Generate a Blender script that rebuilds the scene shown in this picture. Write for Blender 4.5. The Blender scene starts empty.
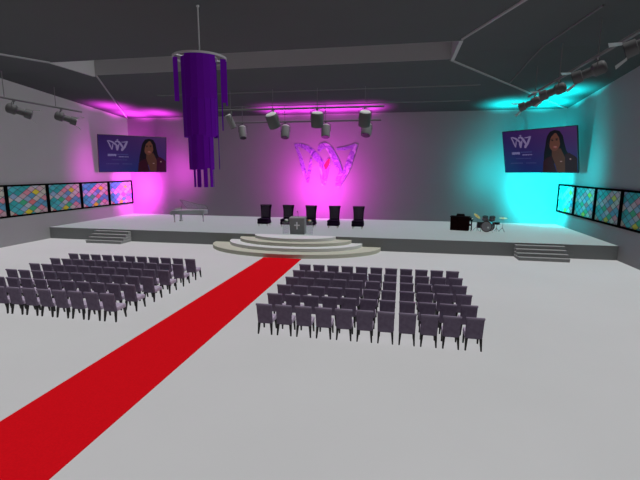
import bpy, bmesh, math, random
from mathutils import Vector, Matrix

random.seed(7)
SC = bpy.context.scene
COL = SC.collection
PI = math.pi
V = Vector

# ------------------------------------------------------------------ helpers
def link(o, parent=None):
    COL.objects.link(o)
    if parent is not None:
        o.parent = parent
    return o

def obj(name, bm, mats, parent=None, smooth=False, loc=None):
    me = bpy.data.meshes.new(name)
    bmesh.ops.recalc_face_normals(bm, faces=bm.faces)
    if smooth:
        for f in bm.faces:
            f.smooth = True
    bm.to_mesh(me); bm.free()
    for m in (mats if isinstance(mats, (list, tuple)) else [mats]):
        me.materials.append(m)
    if smooth:
        try:
            me.set_sharp_from_angle(angle=math.radians(40))
        except Exception:
            pass
    o = bpy.data.objects.new(name, me)
    if loc is not None:
        o.location = loc
    return link(o, parent)

def tag(o, label, cat, group=None, kind=None):
    o['label'] = label; o['category'] = cat
    if group: o['group'] = group
    if kind: o['kind'] = kind
    return o

def thing(name, label, cat, loc=(0, 0, 0), rz=0.0, group=None):
    o = bpy.data.objects.new(name, None)
    o.location = loc; o.rotation_euler = (0, 0, rz)
    o.empty_display_size = 0.2
    link(o)
    return tag(o, label, cat, group)

def struct(name, bm, mats, label=None, smooth=False):
    o = obj(name, bm, mats, None, smooth)
    o['kind'] = 'structure'
    if label: o['label'] = label
    return o

def copy_tree(o, parent=None):
    c = o.copy(); COL.objects.link(c)
    if parent is not None:
        c.parent = parent
    for ch in list(o.children):
        copy_tree(ch, c)
    return c

def BM():
    return bmesh.new()

def add(bm, verts, faces, mi=0, M=None):
    vs = [bm.verts.new((M @ V(v)) if M is not None else V(v)) for v in verts]
    out = []
    for f in faces:
        try:
            fc = bm.faces.new([vs[i] for i in f]); fc.material_index = mi; out.append(fc)
        except ValueError:
            pass
    return vs, out

BOXF = [(0, 3, 2, 1), (4, 5, 6, 7), (0, 1, 5, 4), (1, 2, 6, 5), (2, 3, 7, 6), (3, 0, 4, 7)]
def box(bm, x0, x1, y0, y1, z0, z1, mi=0, bevel=0.0, seg=2, M=None):
    t = bmesh.new() if bevel else bm
    add(t, [(x0, y0, z0), (x1, y0, z0), (x1, y1, z0), (x0, y1, z0),
            (x0, y0, z1), (x1, y0, z1), (x1, y1, z1), (x0, y1, z1)], BOXF, mi, None if bevel else M)
    if bevel:
        bmesh.ops.bevel(t, geom=list(t.edges), offset=bevel, segments=seg, profile=0.6, affect='EDGES')
        merge(bm, t, M, mi)
    return bm

def merge(bm, t, M=None, mi=0):
    t.verts.index_update()
    m = {}
    for v in t.verts:
        m[v.index] = bm.verts.new((M @ v.co) if M is not None else v.co)
    for f in t.faces:
        nf = bm.faces.new([m[v.index] for v in f.verts]); nf.material_index = mi; nf.smooth = f.smooth
    t.free()

def hexa(bm, bot, top, mi=0):
    """bot, top: four points each, counter-clockwise"""
    add(bm, list(bot) + list(top), BOXF, mi)

def frame_from(d):
    d = V(d).normalized()
    a = V((0, 0, 1)) if abs(d.z) < 0.95 else V((1, 0, 0))
    x = a.cross(d).normalized(); y = d.cross(x)
    return x, y, d

def cyl(bm, a, b, r0, r1=None, n=12, mi=0, cap=True):
    a = V(a); b = V(b); r1 = r0 if r1 is None else r1
    x, y, d = frame_from(b - a)
    vs = []
    for P, r in ((a, r0), (b, r1)):
        for k in range(n):
            t = 2 * PI * k / n
            vs.append(P + x * math.cos(t) * r + y * math.sin(t) * r)
    fs = [(k, (k + 1) % n, n + (k + 1) % n, n + k) for k in range(n)]
    if cap:
        fs += [tuple(range(n - 1, -1, -1)), tuple(range(n, 2 * n))]
    add(bm, vs, fs, mi)

def lathe(bm, a, d, prof, n=16, mi=0):
    """prof: list of (distance along d, radius)"""
    a = V(a); x, y, d = frame_from(d)
    vs = []
    for t, r in prof:
        for k in range(n):
            an = 2 * PI * k / n
            vs.append(a + d * t + x * math.cos(an) * r + y * math.sin(an) * r)
    fs = []
    for i in range(len(prof) - 1):
        for k in range(n):
            fs.append((i * n + k, i * n + (k + 1) % n, (i + 1) * n + (k + 1) % n, (i + 1) * n + k))
    m = len(prof) - 1
    fs += [tuple(range(n - 1, -1, -1)), tuple(range(m * n, m * n + n))]
    add(bm, vs, fs, mi)

def tube(bm, pts, r, n=8, mi=0, closed=False):
    pts = [V(p) for p in pts]
    N = len(pts); rings = []
    for i, p in enumerate(pts):
        if closed:
            d = pts[(i + 1) % N] - pts[i - 1]
        else:
            d = pts[min(i + 1, N - 1)] - pts[max(i - 1, 0)]
        x, y, d = frame_from(d)
        rings.append([bm.verts.new(p + x * math.cos(2 * PI * k / n) * r + y * math.sin(2 * PI * k / n) * r) for k in range(n)])
    for i in range(N if closed else N - 1):
        A = rings[i]; B = rings[(i + 1) % N]
        for k in range(n):
            f = bm.faces.new((A[k], A[(k + 1) % n], B[(k + 1) % n], B[k])); f.material_index = mi
    if not closed:
        bm.faces.new(rings[0][::-1]).material_index = mi
        bm.faces.new(rings[-1]).material_index = mi

def prism(bm, pts, off, mi=0, M=None):
    """closed polygon pts extruded by off"""
    n = len(pts); off = V(off)
    vs = [V(p) for p in pts] + [V(p) + off for p in pts]
    fs = [tuple(range(n)), tuple(range(2 * n - 1, n - 1, -1))] + [(k, (k + 1) % n, n + (k + 1) % n, n + k) for k in range(n)]
    add(bm, vs, fs, mi, M)

def sphere(bm, c, r, sx=1, sy=1, sz=1, mi=0, u=10, v=7):
    t = bmesh.new()
    bmesh.ops.create_uvsphere(t, u_segments=u, v_segments=v, radius=r)
    merge(bm, t, Matrix.Translation(V(c)) @ Matrix.Diagonal((sx, sy, sz, 1)), mi)

# ------------------------------------------------------------------ materials
def lin(c):
    return tuple(((x / 255) / 12.92 if x / 255 <= 0.04045 else ((x / 255 + 0.055) / 1.055) ** 2.4) for x in c)

def mat(name, col, rough=0.7, metal=0.0, noise=0.0, nscale=4.0, spec=0.3, col2=None):
    m = bpy.data.materials.new(name); m.use_nodes = True
    nt = m.node_tree; b = nt.nodes['Principled BSDF']
    b.inputs['Roughness'].default_value = rough
    b.inputs['Metallic'].default_value = metal
    b.inputs['Specular IOR Level'].default_value = spec
    c = tuple(col) + (1,)
    b.inputs['Base Color'].default_value = c
    if noise or col2:
        tc = nt.nodes.new('ShaderNodeTexCoord')
        nz = nt.nodes.new('ShaderNodeTexNoise'); nz.inputs['Scale'].default_value = nscale
        nz.inputs['Detail'].default_value = 4
        rp = nt.nodes.new('ShaderNodeValToRGB')
        c2 = tuple(col2) if col2 else tuple(x * (1 + noise) for x in col)
        c1 = tuple(col) if col2 else tuple(x * (1 - noise) for x in col)
        rp.color_ramp.elements[0].color = c1 + (1,); rp.color_ramp.elements[0].position = 0.35
        rp.color_ramp.elements[1].color = c2 + (1,); rp.color_ramp.elements[1].position = 0.65
        nt.links.new(tc.outputs['Object'], nz.inputs['Vector'])
        nt.links.new(nz.outputs['Fac'], rp.inputs['Fac'])
        nt.links.new(rp.outputs['Color'], b.inputs['Base Color'])
    return m

def emat(name, col, strength=1.0):
    m = bpy.data.materials.new(name); m.use_nodes = True
    nt = m.node_tree; b = nt.nodes['Principled BSDF']
    b.inputs['Base Color'].default_value = (0.01, 0.01, 0.01, 1)
    b.inputs['Specular IOR Level'].default_value = 0.0
    b.inputs['Roughness'].default_value = 0.6
    b.inputs['Emission Color'].default_value = tuple(col) + (1,)
    b.inputs['Emission Strength'].default_value = strength
    return m

M = {}
M['floor'] = mat('floor_grey', (0.60, 0.60, 0.605), 0.8, noise=0.015, nscale=0.25, spec=0.1)
M['wall'] = mat('wall_grey', (0.325, 0.325, 0.33), 0.9, noise=0.01, nscale=0.5, spec=0.05)
M['ceiling'] = mat('ceiling_charcoal', (0.086, 0.094, 0.095), 0.95, noise=0.01, nscale=0.5, spec=0.02)
M['skylight'] = mat('roof_slot_grey', (0.38, 0.385, 0.39), 0.9, spec=0.05)
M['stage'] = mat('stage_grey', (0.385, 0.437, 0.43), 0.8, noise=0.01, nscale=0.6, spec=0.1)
M['stage_front_shaded'] = mat('stage_front_shaded_grey', (0.245, 0.255, 0.254), 0.85, spec=0.1)  # stage grey darkened, shade of the front face put into the colour
M['stair'] = mat('stair_grey', (0.30, 0.303, 0.303), 0.85, spec=0.1)
M['beige'] = mat('step_beige', (0.52, 0.52, 0.43), 0.8, noise=0.02, nscale=2, spec=0.1)
M['white'] = mat('step_white', (0.66, 0.67, 0.67), 0.75, noise=0.01, nscale=2, spec=0.1)
M['carpet'] = mat('carpet_red', (0.66, 0.006, 0.012), 0.95, noise=0.05, nscale=30, spec=0.0)
M['black_frame'] = mat('window_frame_black', (0.004, 0.004, 0.0045), 0.9, spec=0.0)
M['lead'] = mat('lead_came', (0.05, 0.05, 0.055), 0.6)
M['pipe'] = mat('pipe_grey', (0.165, 0.168, 0.17), 0.7, spec=0.1)
M['batten'] = mat('batten_grey', (0.145, 0.148, 0.151), 0.8, spec=0.05)
M['can_cap_sunlit'] = mat('fixture_cap_sunlit', (0.8, 0.82, 0.8), 0.6)  # sunlit top of the grey can painted in as a paler colour
M['rib'] = mat('rib_grey', (0.30, 0.305, 0.31), 0.7, spec=0.1)
M['can_body'] = mat('fixture_slate', (0.125, 0.132, 0.13), 0.7)
M['can'] = mat('fixture_grey', (0.21, 0.22, 0.215), 0.7, noise=0.03, nscale=6)
M['can_dark'] = mat('fixture_dark', (0.10, 0.10, 0.103), 0.6)
M['lens'] = mat('fixture_lens', (0.03, 0.03, 0.035), 0.2, spec=0.5)
M['flap'] = mat('fixture_flap', (0.42, 0.42, 0.42), 0.5)
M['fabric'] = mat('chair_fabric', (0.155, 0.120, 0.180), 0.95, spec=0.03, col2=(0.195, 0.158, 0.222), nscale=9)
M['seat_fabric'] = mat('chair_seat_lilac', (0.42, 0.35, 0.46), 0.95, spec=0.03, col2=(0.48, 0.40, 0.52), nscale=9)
M['fabric_roll'] = mat('chair_roll_fabric', (0.23, 0.19, 0.26), 0.9, spec=0.05)
M['chair_leg'] = mat('chair_leg_black', (0.012, 0.011, 0.012), 0.5)
M['throne'] = mat('throne_velvet', (0.014, 0.007, 0.020), 0.95, spec=0.02, noise=0.2, nscale=12)
M['button'] = mat('throne_button', (0.5, 0.44, 0.54), 0.5)
M['throne_leg'] = mat('throne_leg', (0.45, 0.42, 0.38), 0.4, metal=0.3)
M['podium'] = mat('podium_grey', (0.24, 0.245, 0.25), 0.7, noise=0.03, nscale=3)
M['cross'] = mat('cross_white', (0.85, 0.85, 0.86), 0.6)
M['mic'] = mat('mic_black', (0.02, 0.02, 0.022), 0.5)
M['purple'] = mat('strip_purple', (0.135, 0.0008, 0.36), 0.75, spec=0.1, noise=0.03, nscale=1.5)
M['ring'] = mat('ring_steel', (0.55, 0.56, 0.57), 0.5, metal=0.2)
M['piano'] = mat('piano_silver', (0.34, 0.35, 0.36), 0.3, noise=0.03, nscale=3, spec=0.5)
M['ivory'] = mat('keys_ivory', (0.7, 0.7, 0.68), 0.4)
M['keyblack'] = mat('keys_black', (0.02, 0.02, 0.02), 0.3)
M['organ'] = mat('organ_maroon', (0.016, 0.0035, 0.0035), 0.8, noise=0.25, nscale=5, spec=0.05)
M['organ_dark'] = mat('organ_dark', (0.007, 0.004, 0.005), 0.8, spec=0.05)
M['drum'] = mat('drum_maroon', (0.05, 0.008, 0.014), 0.3, spec=0.5)
M['drum_black'] = mat('drum_black', (0.014, 0.014, 0.016), 0.4)
M['tom_shell'] = mat('tom_shell_mauve', (0.16, 0.13, 0.145), 0.4)
M['drum_head'] = mat('drum_head', (0.36, 0.34, 0.35), 0.5)
M['drum_patch'] = mat('drum_patch_white', (0.85, 0.88, 0.86), 0.5)
M['brass'] = mat('cymbal_brass', (0.50, 0.32, 0.08), 0.5, metal=0.2)
M['brass_pale'] = mat('cymbal_pale', (0.75, 0.70, 0.40), 0.4, metal=0.4)
M['chrome'] = mat('stand_chrome', (0.22, 0.23, 0.24), 0.35, metal=0.6)
M['petal_orange'] = mat('petal_orange', (0.75, 0.28, 0.05), 0.7)
M['petal_white'] = mat('petal_white', (0.8, 0.8, 0.78), 0.7)
M['leaf'] = mat('leaf_green', (0.06, 0.13, 0.07), 0.7)
M['bezel'] = mat('screen_bezel_black', (0.008, 0.008, 0.010), 0.5)

def acrylic():
    m = bpy.data.materials.new('clear_acrylic'); m.use_nodes = True
    nt = m.node_tree; b = nt.nodes['Principled BSDF']
    tr = nt.nodes.new('ShaderNodeBsdfTransparent'); mx = nt.nodes.new('ShaderNodeMixShader')
    tr.inputs['Color'].default_value = (0.94, 0.95, 0.96, 1)
    b.inputs['Base Color'].default_value = (0.6, 0.62, 0.64, 1); b.inputs['Roughness'].default_value = 0.15
    mx.inputs['Fac'].default_value = 0.12
    nt.links.new(tr.outputs[0], mx.inputs[1]); nt.links.new(b.outputs[0], mx.inputs[2])
    nt.links.new(mx.outputs[0], nt.nodes['Material Output'].inputs['Surface'])
    return m
M['acrylic'] = acrylic()

def marble():
    m = mat('emblem_purple_marble', (0.25, 0.05, 0.35), 0.5)
    nt = m.node_tree; b = nt.nodes['Principled BSDF']
    tc = nt.nodes.new('ShaderNodeTexCoord'); nz = nt.nodes.new('ShaderNodeTexNoise')
    nz.inputs['Scale'].default_value = 1.1; nz.inputs['Detail'].default_value = 5; nz.inputs['Distortion'].default_value = 1.6
    rp = nt.nodes.new('ShaderNodeValToRGB'); cr = rp.color_ramp
    cr.elements[0].position = 0.34; cr.elements[0].color = (0.14, 0.07, 0.28, 1)
    cr.elements[1].position = 0.70; cr.elements[1].color = (0.62, 0.5, 0.7, 1)
    for pos, c in ((0.45, (0.36, 0.22, 0.56, 1)), (0.52, (0.22, 0.10, 0.40, 1)), (0.60, (0.50, 0.32, 0.62, 1))):
        e = cr.elements.new(pos); e.color = c
    nt.links.new(tc.outputs['Object'], nz.inputs['Vector']); nt.links.new(nz.outputs['Fac'], rp.inputs['Fac'])
    nt.links.new(rp.outputs['Color'], b.inputs['Base Color'])
    return m
M['marble'] = marble()
M['emblem_red'] = mat('emblem_rose', (0.75, 0.05, 0.10), 0.5)

# ------------------------------------------------------------------ the hall
XW = 19.11           # half width
YB = 36.69           # back wall
YF = -8.0            # wall behind the viewer
YR = 23.2; ZR = 11.007   # ridge
KF, KN = 0.083, 0.066
def zroof(y):
    return ZR - KF * (y - YR) if y >= YR else ZR - KN * (YR - y)
SX0, SX1, SY0, SY1 = -12.36, 9.06, 20.75, 24.25   # roof slot
ST_Y, ST_Z = 26.568, 0.844                          # stage front, height

b = BM(); box(b, -XW - .3, XW + .3, YF - .3, YB + .3, -0.3, 0.0)
struct('floor', b, M['floor'], 'smooth light grey hall floor')

def gable_wall(x0, x1):
    b = BM()
    prism(b, [(x0, YF, 0), (x0, YB, 0), (x0, YB, zroof(YB)), (x0, YR, ZR), (x0, YF, zroof(YF))], (x1 - x0, 0, 0))
    return b
struct('wall_left', gable_wall(-XW, -XW - .3), M['wall'], 'grey side wall with the left row of coloured windows')
struct('wall_right', gable_wall(XW, XW + .3), M['wall'], 'grey side wall with the right row of coloured windows')
b = BM(); box(b, -XW - .3, XW + .3, YB, YB + .3, 0, zroof(YB)); struct('wall_back', b, M['wall'], 'grey wall behind the stage')
b = BM(); box(b, -XW - .3, XW + .3, YF - .3, YF, 0, zroof(YF)); struct('wall_front', b, M['wall'], 'grey wall opposite the stage')

b = BM()
def roofquad(x0, x1, y0, y1, mi=0):
    add(b, [(x0, y0, zroof(y0)), (x1, y0, zroof(y0)), (x1, y1, zroof(y1)), (x0, y1, zroof(y1)),
            (x0, y0, zroof(y0) + .25), (x1, y0, zroof(y0) + .25), (x1, y1, zroof(y1) + .25), (x0, y1, zroof(y1) + .25)], BOXF, mi)
XO = XW + .3
roofquad(-XO, XO, SY1, YB + .3)
roofquad(-XO, XO, YF - .3, SY0)
for x0, x1 in ((-XO, SX0), (SX1, XO)):
    roofquad(x0, x1, SY0, YR); roofquad(x0, x1, YR, SY1)
zt = 12.5
box(b, SX0 - .15, SX0 + .02, SY0, SY1, 10.845, zt, 1); box(b, SX1 - .02, SX1 + .15, SY0, SY1, 10.845, zt, 1)
box(b, SX0 - .02, SX1 + .02, SY1 - .02, SY1 + .15, zroof(SY1) + .001, zt, 1); box(b, SX0 - .02, SX1 + .02, SY0 - .15, SY0 + .02, zroof(SY0) + .001, zt, 1)
box(b, SX0 - .15, SX1 + .15, SY0 - .15, SY1 + .15, zt, zt + .2, 0)
struct('ceiling', b, [M['ceiling'], M['skylight']], 'dark pitched ceiling with a long raised slot along its ridge')

# thin ribs and battens on the ceiling
def rib(n, a, c, r, m, off=0.03):
    N = 6; pts = []
    for i in range(N + 1):
        t = i / N; x = a[0] + (c[0] - a[0]) * t; y = a[1] + (c[1] - a[1]) * t
        pts.append((x, y, zroof(y) - off))
    b = BM(); tube(b, pts, r, 8); struct('trim_%d' % n, b, m, None, True)
rib(1, (SX0 + .1, SY1), (-XW + .15, YB - .15), 0.055, M['rib'])
rib(2, (SX1 - .05, SY1), (XW - .12, YB - .15), 0.055, M['rib'])
rib(3, (-12.2, 20.6), (-18.6, YF + .1), 0.055, M['rib'])
rib(4, (9.1, 20.3), (16.2, YF + .1), 0.055, M['rib'])
rib(5, (-11.2, 29.2), (11.4, 29.2), 0.035, M['batten'])
rib(6, (-11.2, 33.2), (11.4, 33.2), 0.03, M['batten'])
rib(7, (13.1, 29.0), (13.1, 16.5), 0.035, M['batten'])

# windows: one frame each, pane of coloured diamonds with lead lines
GL = {}
PAL = dict(t=(0.03, 0.36, 0.36), T=(0.06, 0.42, 0.46), b=(0.10, 0.30, 0.46), g=(0.42, 0.45, 0.50), p=(0.52, 0.36, 0.40), r=(0.60, 0.16, 0.17),
           y=(0.62, 0.56, 0.04), G=(0.05, 0.42, 0.20), s=(0.24, 0.38, 0.52), o=(0.50, 0.48, 0.42), k=(0.60, 0.24, 0.30))
PK = list(PAL)
GMATS = [mat('stained_glass_' + n, PAL[k], 0.5, noise=0.06, nscale=3, spec=0.2) for n, k in
         zip(('teal', 'turquoise', 'blue', 'grey', 'pink', 'red', 'yellow', 'green', 'sky', 'sand', 'rose'), PK)]
GMATS.append(M['lead'])
GRID = [  # rows run down the pane; read along the rising diagonals
    'tbtTpsopg', 'sTtgpkpot', 'bTogpsbyo', 'ssopTbgop', 'toGsgrbsT', 'TtGogTGpk', 'tsbgyoGop', 'pTtoypgsp', 'oTtypogpT']
def clip_poly(poly, x0, x1, y0, y1):
    def cl(pts, ax, val, keep_less):
        out = []
        for i in range(len(pts)):
            a = pts[i - 1]; c = pts[i]
            ia = (a[ax] <= val) if keep_less else (a[ax] >= val)
            ic = (c[ax] <= val) if keep_less else (c[ax] >= val)
            if ia != ic:
                t = (val - a[ax]) / (c[ax] - a[ax])
                out.append(tuple(a[k] + (c[k] - a[k]) * t for k in (0, 1)))
            if ic: out.append(c)
        return out
    for ax, v, l in ((0, x0, False), (0, x1, True), (1, y0, False), (1, y1, True)):
        if not poly: return poly
        poly = cl(poly, ax, v, l)
    return poly

WZ0, WZ1, WP, WY = 1.90, 4.08, 3.33, 36.62
PW, PH = WP - 0.22, WZ1 - WZ0 - 0.24
def pane_meshes():
    """in (u = along the wall left to right as seen, w = up); returns cells and lead strips"""
    cells, leads = [], []
    nx, ny = 4.3, 4.3                    # diamonds across / down
    dx, dy = PW / nx, PH / ny
    for j in range(-1, 11):
        for i in range(-1, 6):
            cx = i * dx + (dx / 2 if j % 2 else 0) + 0.1 * dx
            cy = PH - j * dy / 2
            poly = [(cx - dx / 2, cy), (cx, cy + dy / 2), (cx + dx / 2, cy), (cx, cy - dy / 2)]
            p = clip_poly(poly, 0, PW, 0, PH)
            if len(p) >= 3:
                cells.append((p, i, j))
            for (a, c) in ((poly[0], poly[1]), (poly[1], poly[2])):
                d = V((c[0] - a[0], c[1] - a[1])); n = V((-d.y, d.x)).normalized() * 0.014
                q = clip_poly([(a[0] - n.x, a[1] - n.y), (c[0] - n.x, c[1] - n.y), (c[0] + n.x, c[1] + n.y), (a[0] + n.x, a[1] + n.y)], 0, PW, 0, PH)
                if len(q) >= 3: leads.append(q)
    return cells, leads
CELLS, LEADS = pane_meshes()
# colours picked by eye: (column, row) -> key
def cell_colour(i, j):
    fixed = {(3, 1): 'p', (3, 2): 'y', (2, 2): 'k', (2, 3): 'b', (1, 3): 'p', (1, 4): 'g', (0, 4): 'o', (0, 3): 's', (0, 2): 't', (0, 1): 'T',
             (1, 1): 't', (1, 2): 't', (2, 1): 'p', (3, 4): 'o', (2, 4): 's', (3, 5): 'b', (2, 5): 'r', (3, 3): 'o', (1, 5): 'G', (0, 5): 't', (0, 6): 't', (2, 6): 'g',
             (1, 6): 'T', (3, 6): 'b', (2, 7): 'G', (1, 7): 's', (0, 7): 'T', (3, 7): 'k', (3, 8): 'o', (2, 8): 'y', (1, 8): 'T', (0, 8): 'o', (1, 9): 'o', (2, 9): 'T', (3, 9): 'p',
             (0, 0): 's', (1, 0): 'T', (2, 0): 't', (3, 0): 'g', (4, 2): 'o', (4, 4): 'k', (4, 6): 'b', (4, 8): 'p', (4, 3): 's', (4, 1): 'g'}
    return PK.index(fixed.get((i, j), PK[(i * 5 + j * 3) % len(PK)]))

def make_window(n, side, k):
    # seen from the hall: left wall -> u runs towards +y ; right wall -> u runs towards -y
    x = -XW if side < 0 else XW
    s = 1 if side < 0 else -1            # into the room along x
    yhi = WY - k * WP; ylo = yhi - WP
    def P(u, w, d):
        y = (ylo + 0.11 + u) if side < 0 else (yhi - 0.11 - u)
        return (x + s * d, y, WZ0 + 0.12 + w)
    b = BM()
    fw = 0.115
    def bar(u0, u1, w0, w1):
        pts = [P(u0, w0, 0), P(u1, w0, 0), P(u1, w1, 0), P(u0, w1, 0)]
        prism(b, pts, (s * 0.14, 0, 0))
    bar(-fw, PW + fw, -fw, 0); bar(-fw, PW + fw, PH, PH + fw)
    bar(-fw, 0, 0, PH); bar(PW, PW + fw, 0, PH)
    o = struct('window_%d' % n, b, M['black_frame'], 'black framed window of coloured diamond glass')
    b = BM()
    for p, i, j in CELLS:
        prism(b, [P(u, w, 0.03) for u, w in p], (s * 0.02, 0, 0), cell_colour(i, j))
    obj('pane', b, GMATS, o)
    b = BM()
    for q in LEADS:
        prism(b, [P(u, w, 0.051) for u, w in q], (s * 0.008, 0, 0))
    obj('lead_lines', b, M['lead'], o)
n = 1
for k in range(5):
    make_window(n, -1, k); n += 1
for k in range(5):
    make_window(n, 1, k); n += 1

# ------------------------------------------------------------------ stage
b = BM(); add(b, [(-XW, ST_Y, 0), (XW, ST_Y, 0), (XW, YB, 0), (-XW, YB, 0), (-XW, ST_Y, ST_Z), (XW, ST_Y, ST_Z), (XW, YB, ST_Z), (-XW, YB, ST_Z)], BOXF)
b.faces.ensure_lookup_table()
st = struct('stage', b, [M['stage'], M['stage_front_shaded']], 'long raised grey stage across the end of the hall')
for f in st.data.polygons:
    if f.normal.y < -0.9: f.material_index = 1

def stairs(x0, x1, label):
    t = thing('stage_stairs', label, 'stairs', ((x0 + x1) / 2, ST_Y, 0), 0, 'stairs up to the stage')
    w = (x1 - x0) / 2; n = 4; dep = 0.30
    for i in range(n):
        y0 = -dep * (n - i); h = ST_Z * (i + 1) / (n + 0.55)
        b = BM(); box(b, -w, w, y0, -0.002, 0 if i == 0 else ST_Z * i / (n + 0.55), h - 0.03)
        box(b, -w - .01, w + .01, y0 - 0.03, y0 + dep if i < n - 1 else -0.002, h - 0.03, h)
        obj('step', b, M['stair'], t)
stairs(-15.05, -12.3, 'grey four-step stairs up to the stage front on the piano side, at left')
stairs(13.5, 16.2, 'grey four-step stairs up to the stage front near the drums, at right')

CX = -0.125
rs = thing('round_steps', 'broad half-oval tiers in beige and white in front of the stage', 'steps', (CX, ST_Y, 0))
tiers = [(5.65, 3.42, 0.0, 0.24, 'beige', 'lowest tier, beige'), (4.47, 2.66, 0.24, 0.45, 'white', 'second tier, white'),
         (3.77, 2.05, 0.45, 0.655, 'beige', 'third tier, beige'), (2.74, 1.50, 0.655, 0.86, 'white', 'top tier, white')]
for a, d, z0, z1, m, lb in tiers:
    b = BM(); N = 56
    def ring(a_, d_, z):
        return [(a_ * math.cos(PI + PI * k / N), -0.003 + d_ * math.sin(PI + PI * k / N), z) for k in range(N + 1)]
    rings = [ring(a - .01, d - .01, z0), ring(a, d, z0 + .01), ring(a, d, z1 - .008), ring(a - .008, d - .008, z1)]
    vs = [[b.verts.new(p) for p in r] for r in rings]
    for r0, r1 in zip(vs, vs[1:]):
        for k in range(N): b.faces.new((r0[k], r0[k + 1], r1[k + 1], r1[k]))
        b.faces.new((r0[0], r1[0], r1[N], r0[N]))
    b.faces.new(vs[-1]); b.faces.new(vs[0][::-1])
    o = obj('step', b, M[m], rs, True); o['label'] = lb

b = BM(); box(b, -1.16, 1.14, YF + 1.0, 23.14, 0.0, 0.015)
o = obj('carpet_runner', b, M['carpet']); tag(o, 'long red carpet runner along the aisle up to the round steps', 'carpet')

# ------------------------------------------------------------------ audience chairs
def make_chair():
    t = thing('upholstered_chair', 'x', 'chair')
    # origin on the floor below the middle of the seat, chair faces +y
    b = BM(); box(b, -.24, .24, -.20, .27, .355, .50, 0, .035, 2); o = obj('seat', b, M['seat_fabric'], t, True); o['label'] = 'pale lilac seat cushion'
    b = BM()
    tb = bmesh.new()
    add(tb, [(-.235, -.27, .345), (.235, -.27, .345), (.235, -.185, .345), (-.235, -.185, .345),
             (-.25, -.37, .985), (.25, -.37, .985), (.25, -.29, .985), (-.25, -.29, .985)], BOXF)
    bmesh.ops.bevel(tb, geom=list(tb.edges), offset=.022, segments=2, affect='EDGES'); merge(b, tb)
    bk = obj('backrest', b, M['fabric'], t, True)
    b = BM(); lathe(b, (-.258, -.345, .985), (1, 0, 0), [(0, .028), (.01, .036), (.506, .036), (.516, .028)], 12)
    obj('top_roll', b, M['fabric_roll'], bk, True)
    for sx in (-1, 1):
        b = BM(); x = sx * .195
        def q(cx, cy, wx, wy, z): return [(cx - wx, cy - wy, z), (cx + wx, cy - wy, z), (cx + wx, cy + wy, z), (cx - wx, cy + wy, z)]
        hexa(b, q(x + sx * .022, -.285, .021, .021, 0), q(x, -.235, .038, .034, .36))
        obj('leg', b, M['chair_leg'], t)
        b = BM(); hexa(b, q(x + sx * .012, .262, .020, .020, 0), q(x, .215, .036, .034, .37))
        obj('leg', b, M['chair_leg'], t)
    return t
ORD = ['first', 'second', 'third', 'fourth', 'fifth', 'sixth', 'seventh', 'eighth', 'ninth', 'tenth', 'eleventh']
ROW = ['row nearest the stage', 'second row from the stage', 'third row from the stage', 'fourth row from the stage', 'fifth row from the stage', 'row farthest from the stage']
proto = None
for side, x0, dx in ((1, 2.66, 0.6245), (-1, -2.84, -0.6245)):
    for r in range(6):
        for c in range(11):
            t = make_chair() if proto is None else copy_tree(proto)
            proto = proto or t
            t.location = (x0 + dx * c, 17.85 - r * 1.125, 0)
            t.rotation_euler = (0, 0, 0)
            blk = 'right-hand' if side > 0 else 'left-hand'
            end = 'outermost' if c == 10 else ORD[c]
            t['label'] = 'purple-grey chair, %s from the carpet, %s, %s block' % (ORD[c], ROW[r], blk)
            t['group'] = 'audience chairs in the %s block' % blk

# ------------------------------------------------------------------ thrones on the stage
def make_throne():
    t = thing('throne_chair', 'x', 'chair', group='high-backed black chairs on the stage')
    b = BM(); box(b, -.435, .435, -.45, .42, .17, .40, 0, .05, 2); box(b, -.43, .43, -.46, .30, .40, .585, 0, .06, 2)
    obj('seat', b, M['throne'], t, True)
    b = BM()
    # tapered back, wider at the top, with a shallow curve
    prof = [(.35, .37), (.7, .36), (1.1, .37), (1.35, .40), (1.56, .44)]
    fr = [[b.verts.new((s * w, .24 + .10 * (z - .35), z)) for s in (-1, -.5, 0, .5, 1)] for z, w in prof]
    bk = [[b.verts.new((s * (w + .01), .42 + .10 * (z - .35), z)) for s in (-1, -.5, 0, .5, 1)] for z, w in prof]
    for i in range(4):
        for k in range(4):
            b.faces.new((fr[i][k], fr[i][k + 1], fr[i + 1][k + 1], fr[i + 1][k])); b.faces.new((bk[i][k], bk[i + 1][k], bk[i + 1][k + 1], bk[i][k + 1]))
        b.faces.new((fr[i][0], fr[i + 1][0], bk[i + 1][0], bk[i][0])); b.faces.new((fr[i][4], bk[i][4], bk[i + 1][4], fr[i + 1][4]))
    for k in range(4):
        b.faces.new((fr[4][k], fr[4][k + 1], bk[4][k + 1], bk[4][k])); b.faces.new((fr[0][k], bk[0][k], bk[0][k + 1], fr[0][k + 1]))
    box(b, -.45, .45, 0.34, .58, 1.53, 1.60, 0, .03, 2)
    for i in range(7):
        z = .72 + i * .135
        for k in range(4 if i % 2 == 0 else 3):
            x = (-.255 + k * .17) if i % 2 == 0 else (-.17 + k * .17)
            sphere(b, (x, .24 + .10 * (z - .35) - .008, z), .028, 1, .6, 1, 1, 6, 4)
    bk_ = obj('backrest', b, [M['throne'], M['button']], t); bk_['label'] = 'tall tapered backrest dotted with pale tufting buttons'
    for sx in (-1, 1):
        for y in (-.36, .34):
            b = BM(); lathe(b, (sx * .33, y, 0), (0, 0, 1), [(0, .022), (.03, .026), (.16, .05), (.19, .05)], 8)
            obj('leg', b, M['throne_leg'], t, True)
    return t
TH = [(-3.68, 'leftmost of the five, nearest the piano'), (-1.86, 'second from the left, partly behind the podium'), (-.05, 'middle of the five, right behind the podium'),
      (1.77, 'fourth from the left, just right of the podium'), (3.60, 'rightmost of the five, nearest the organ')]
pt = None
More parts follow.
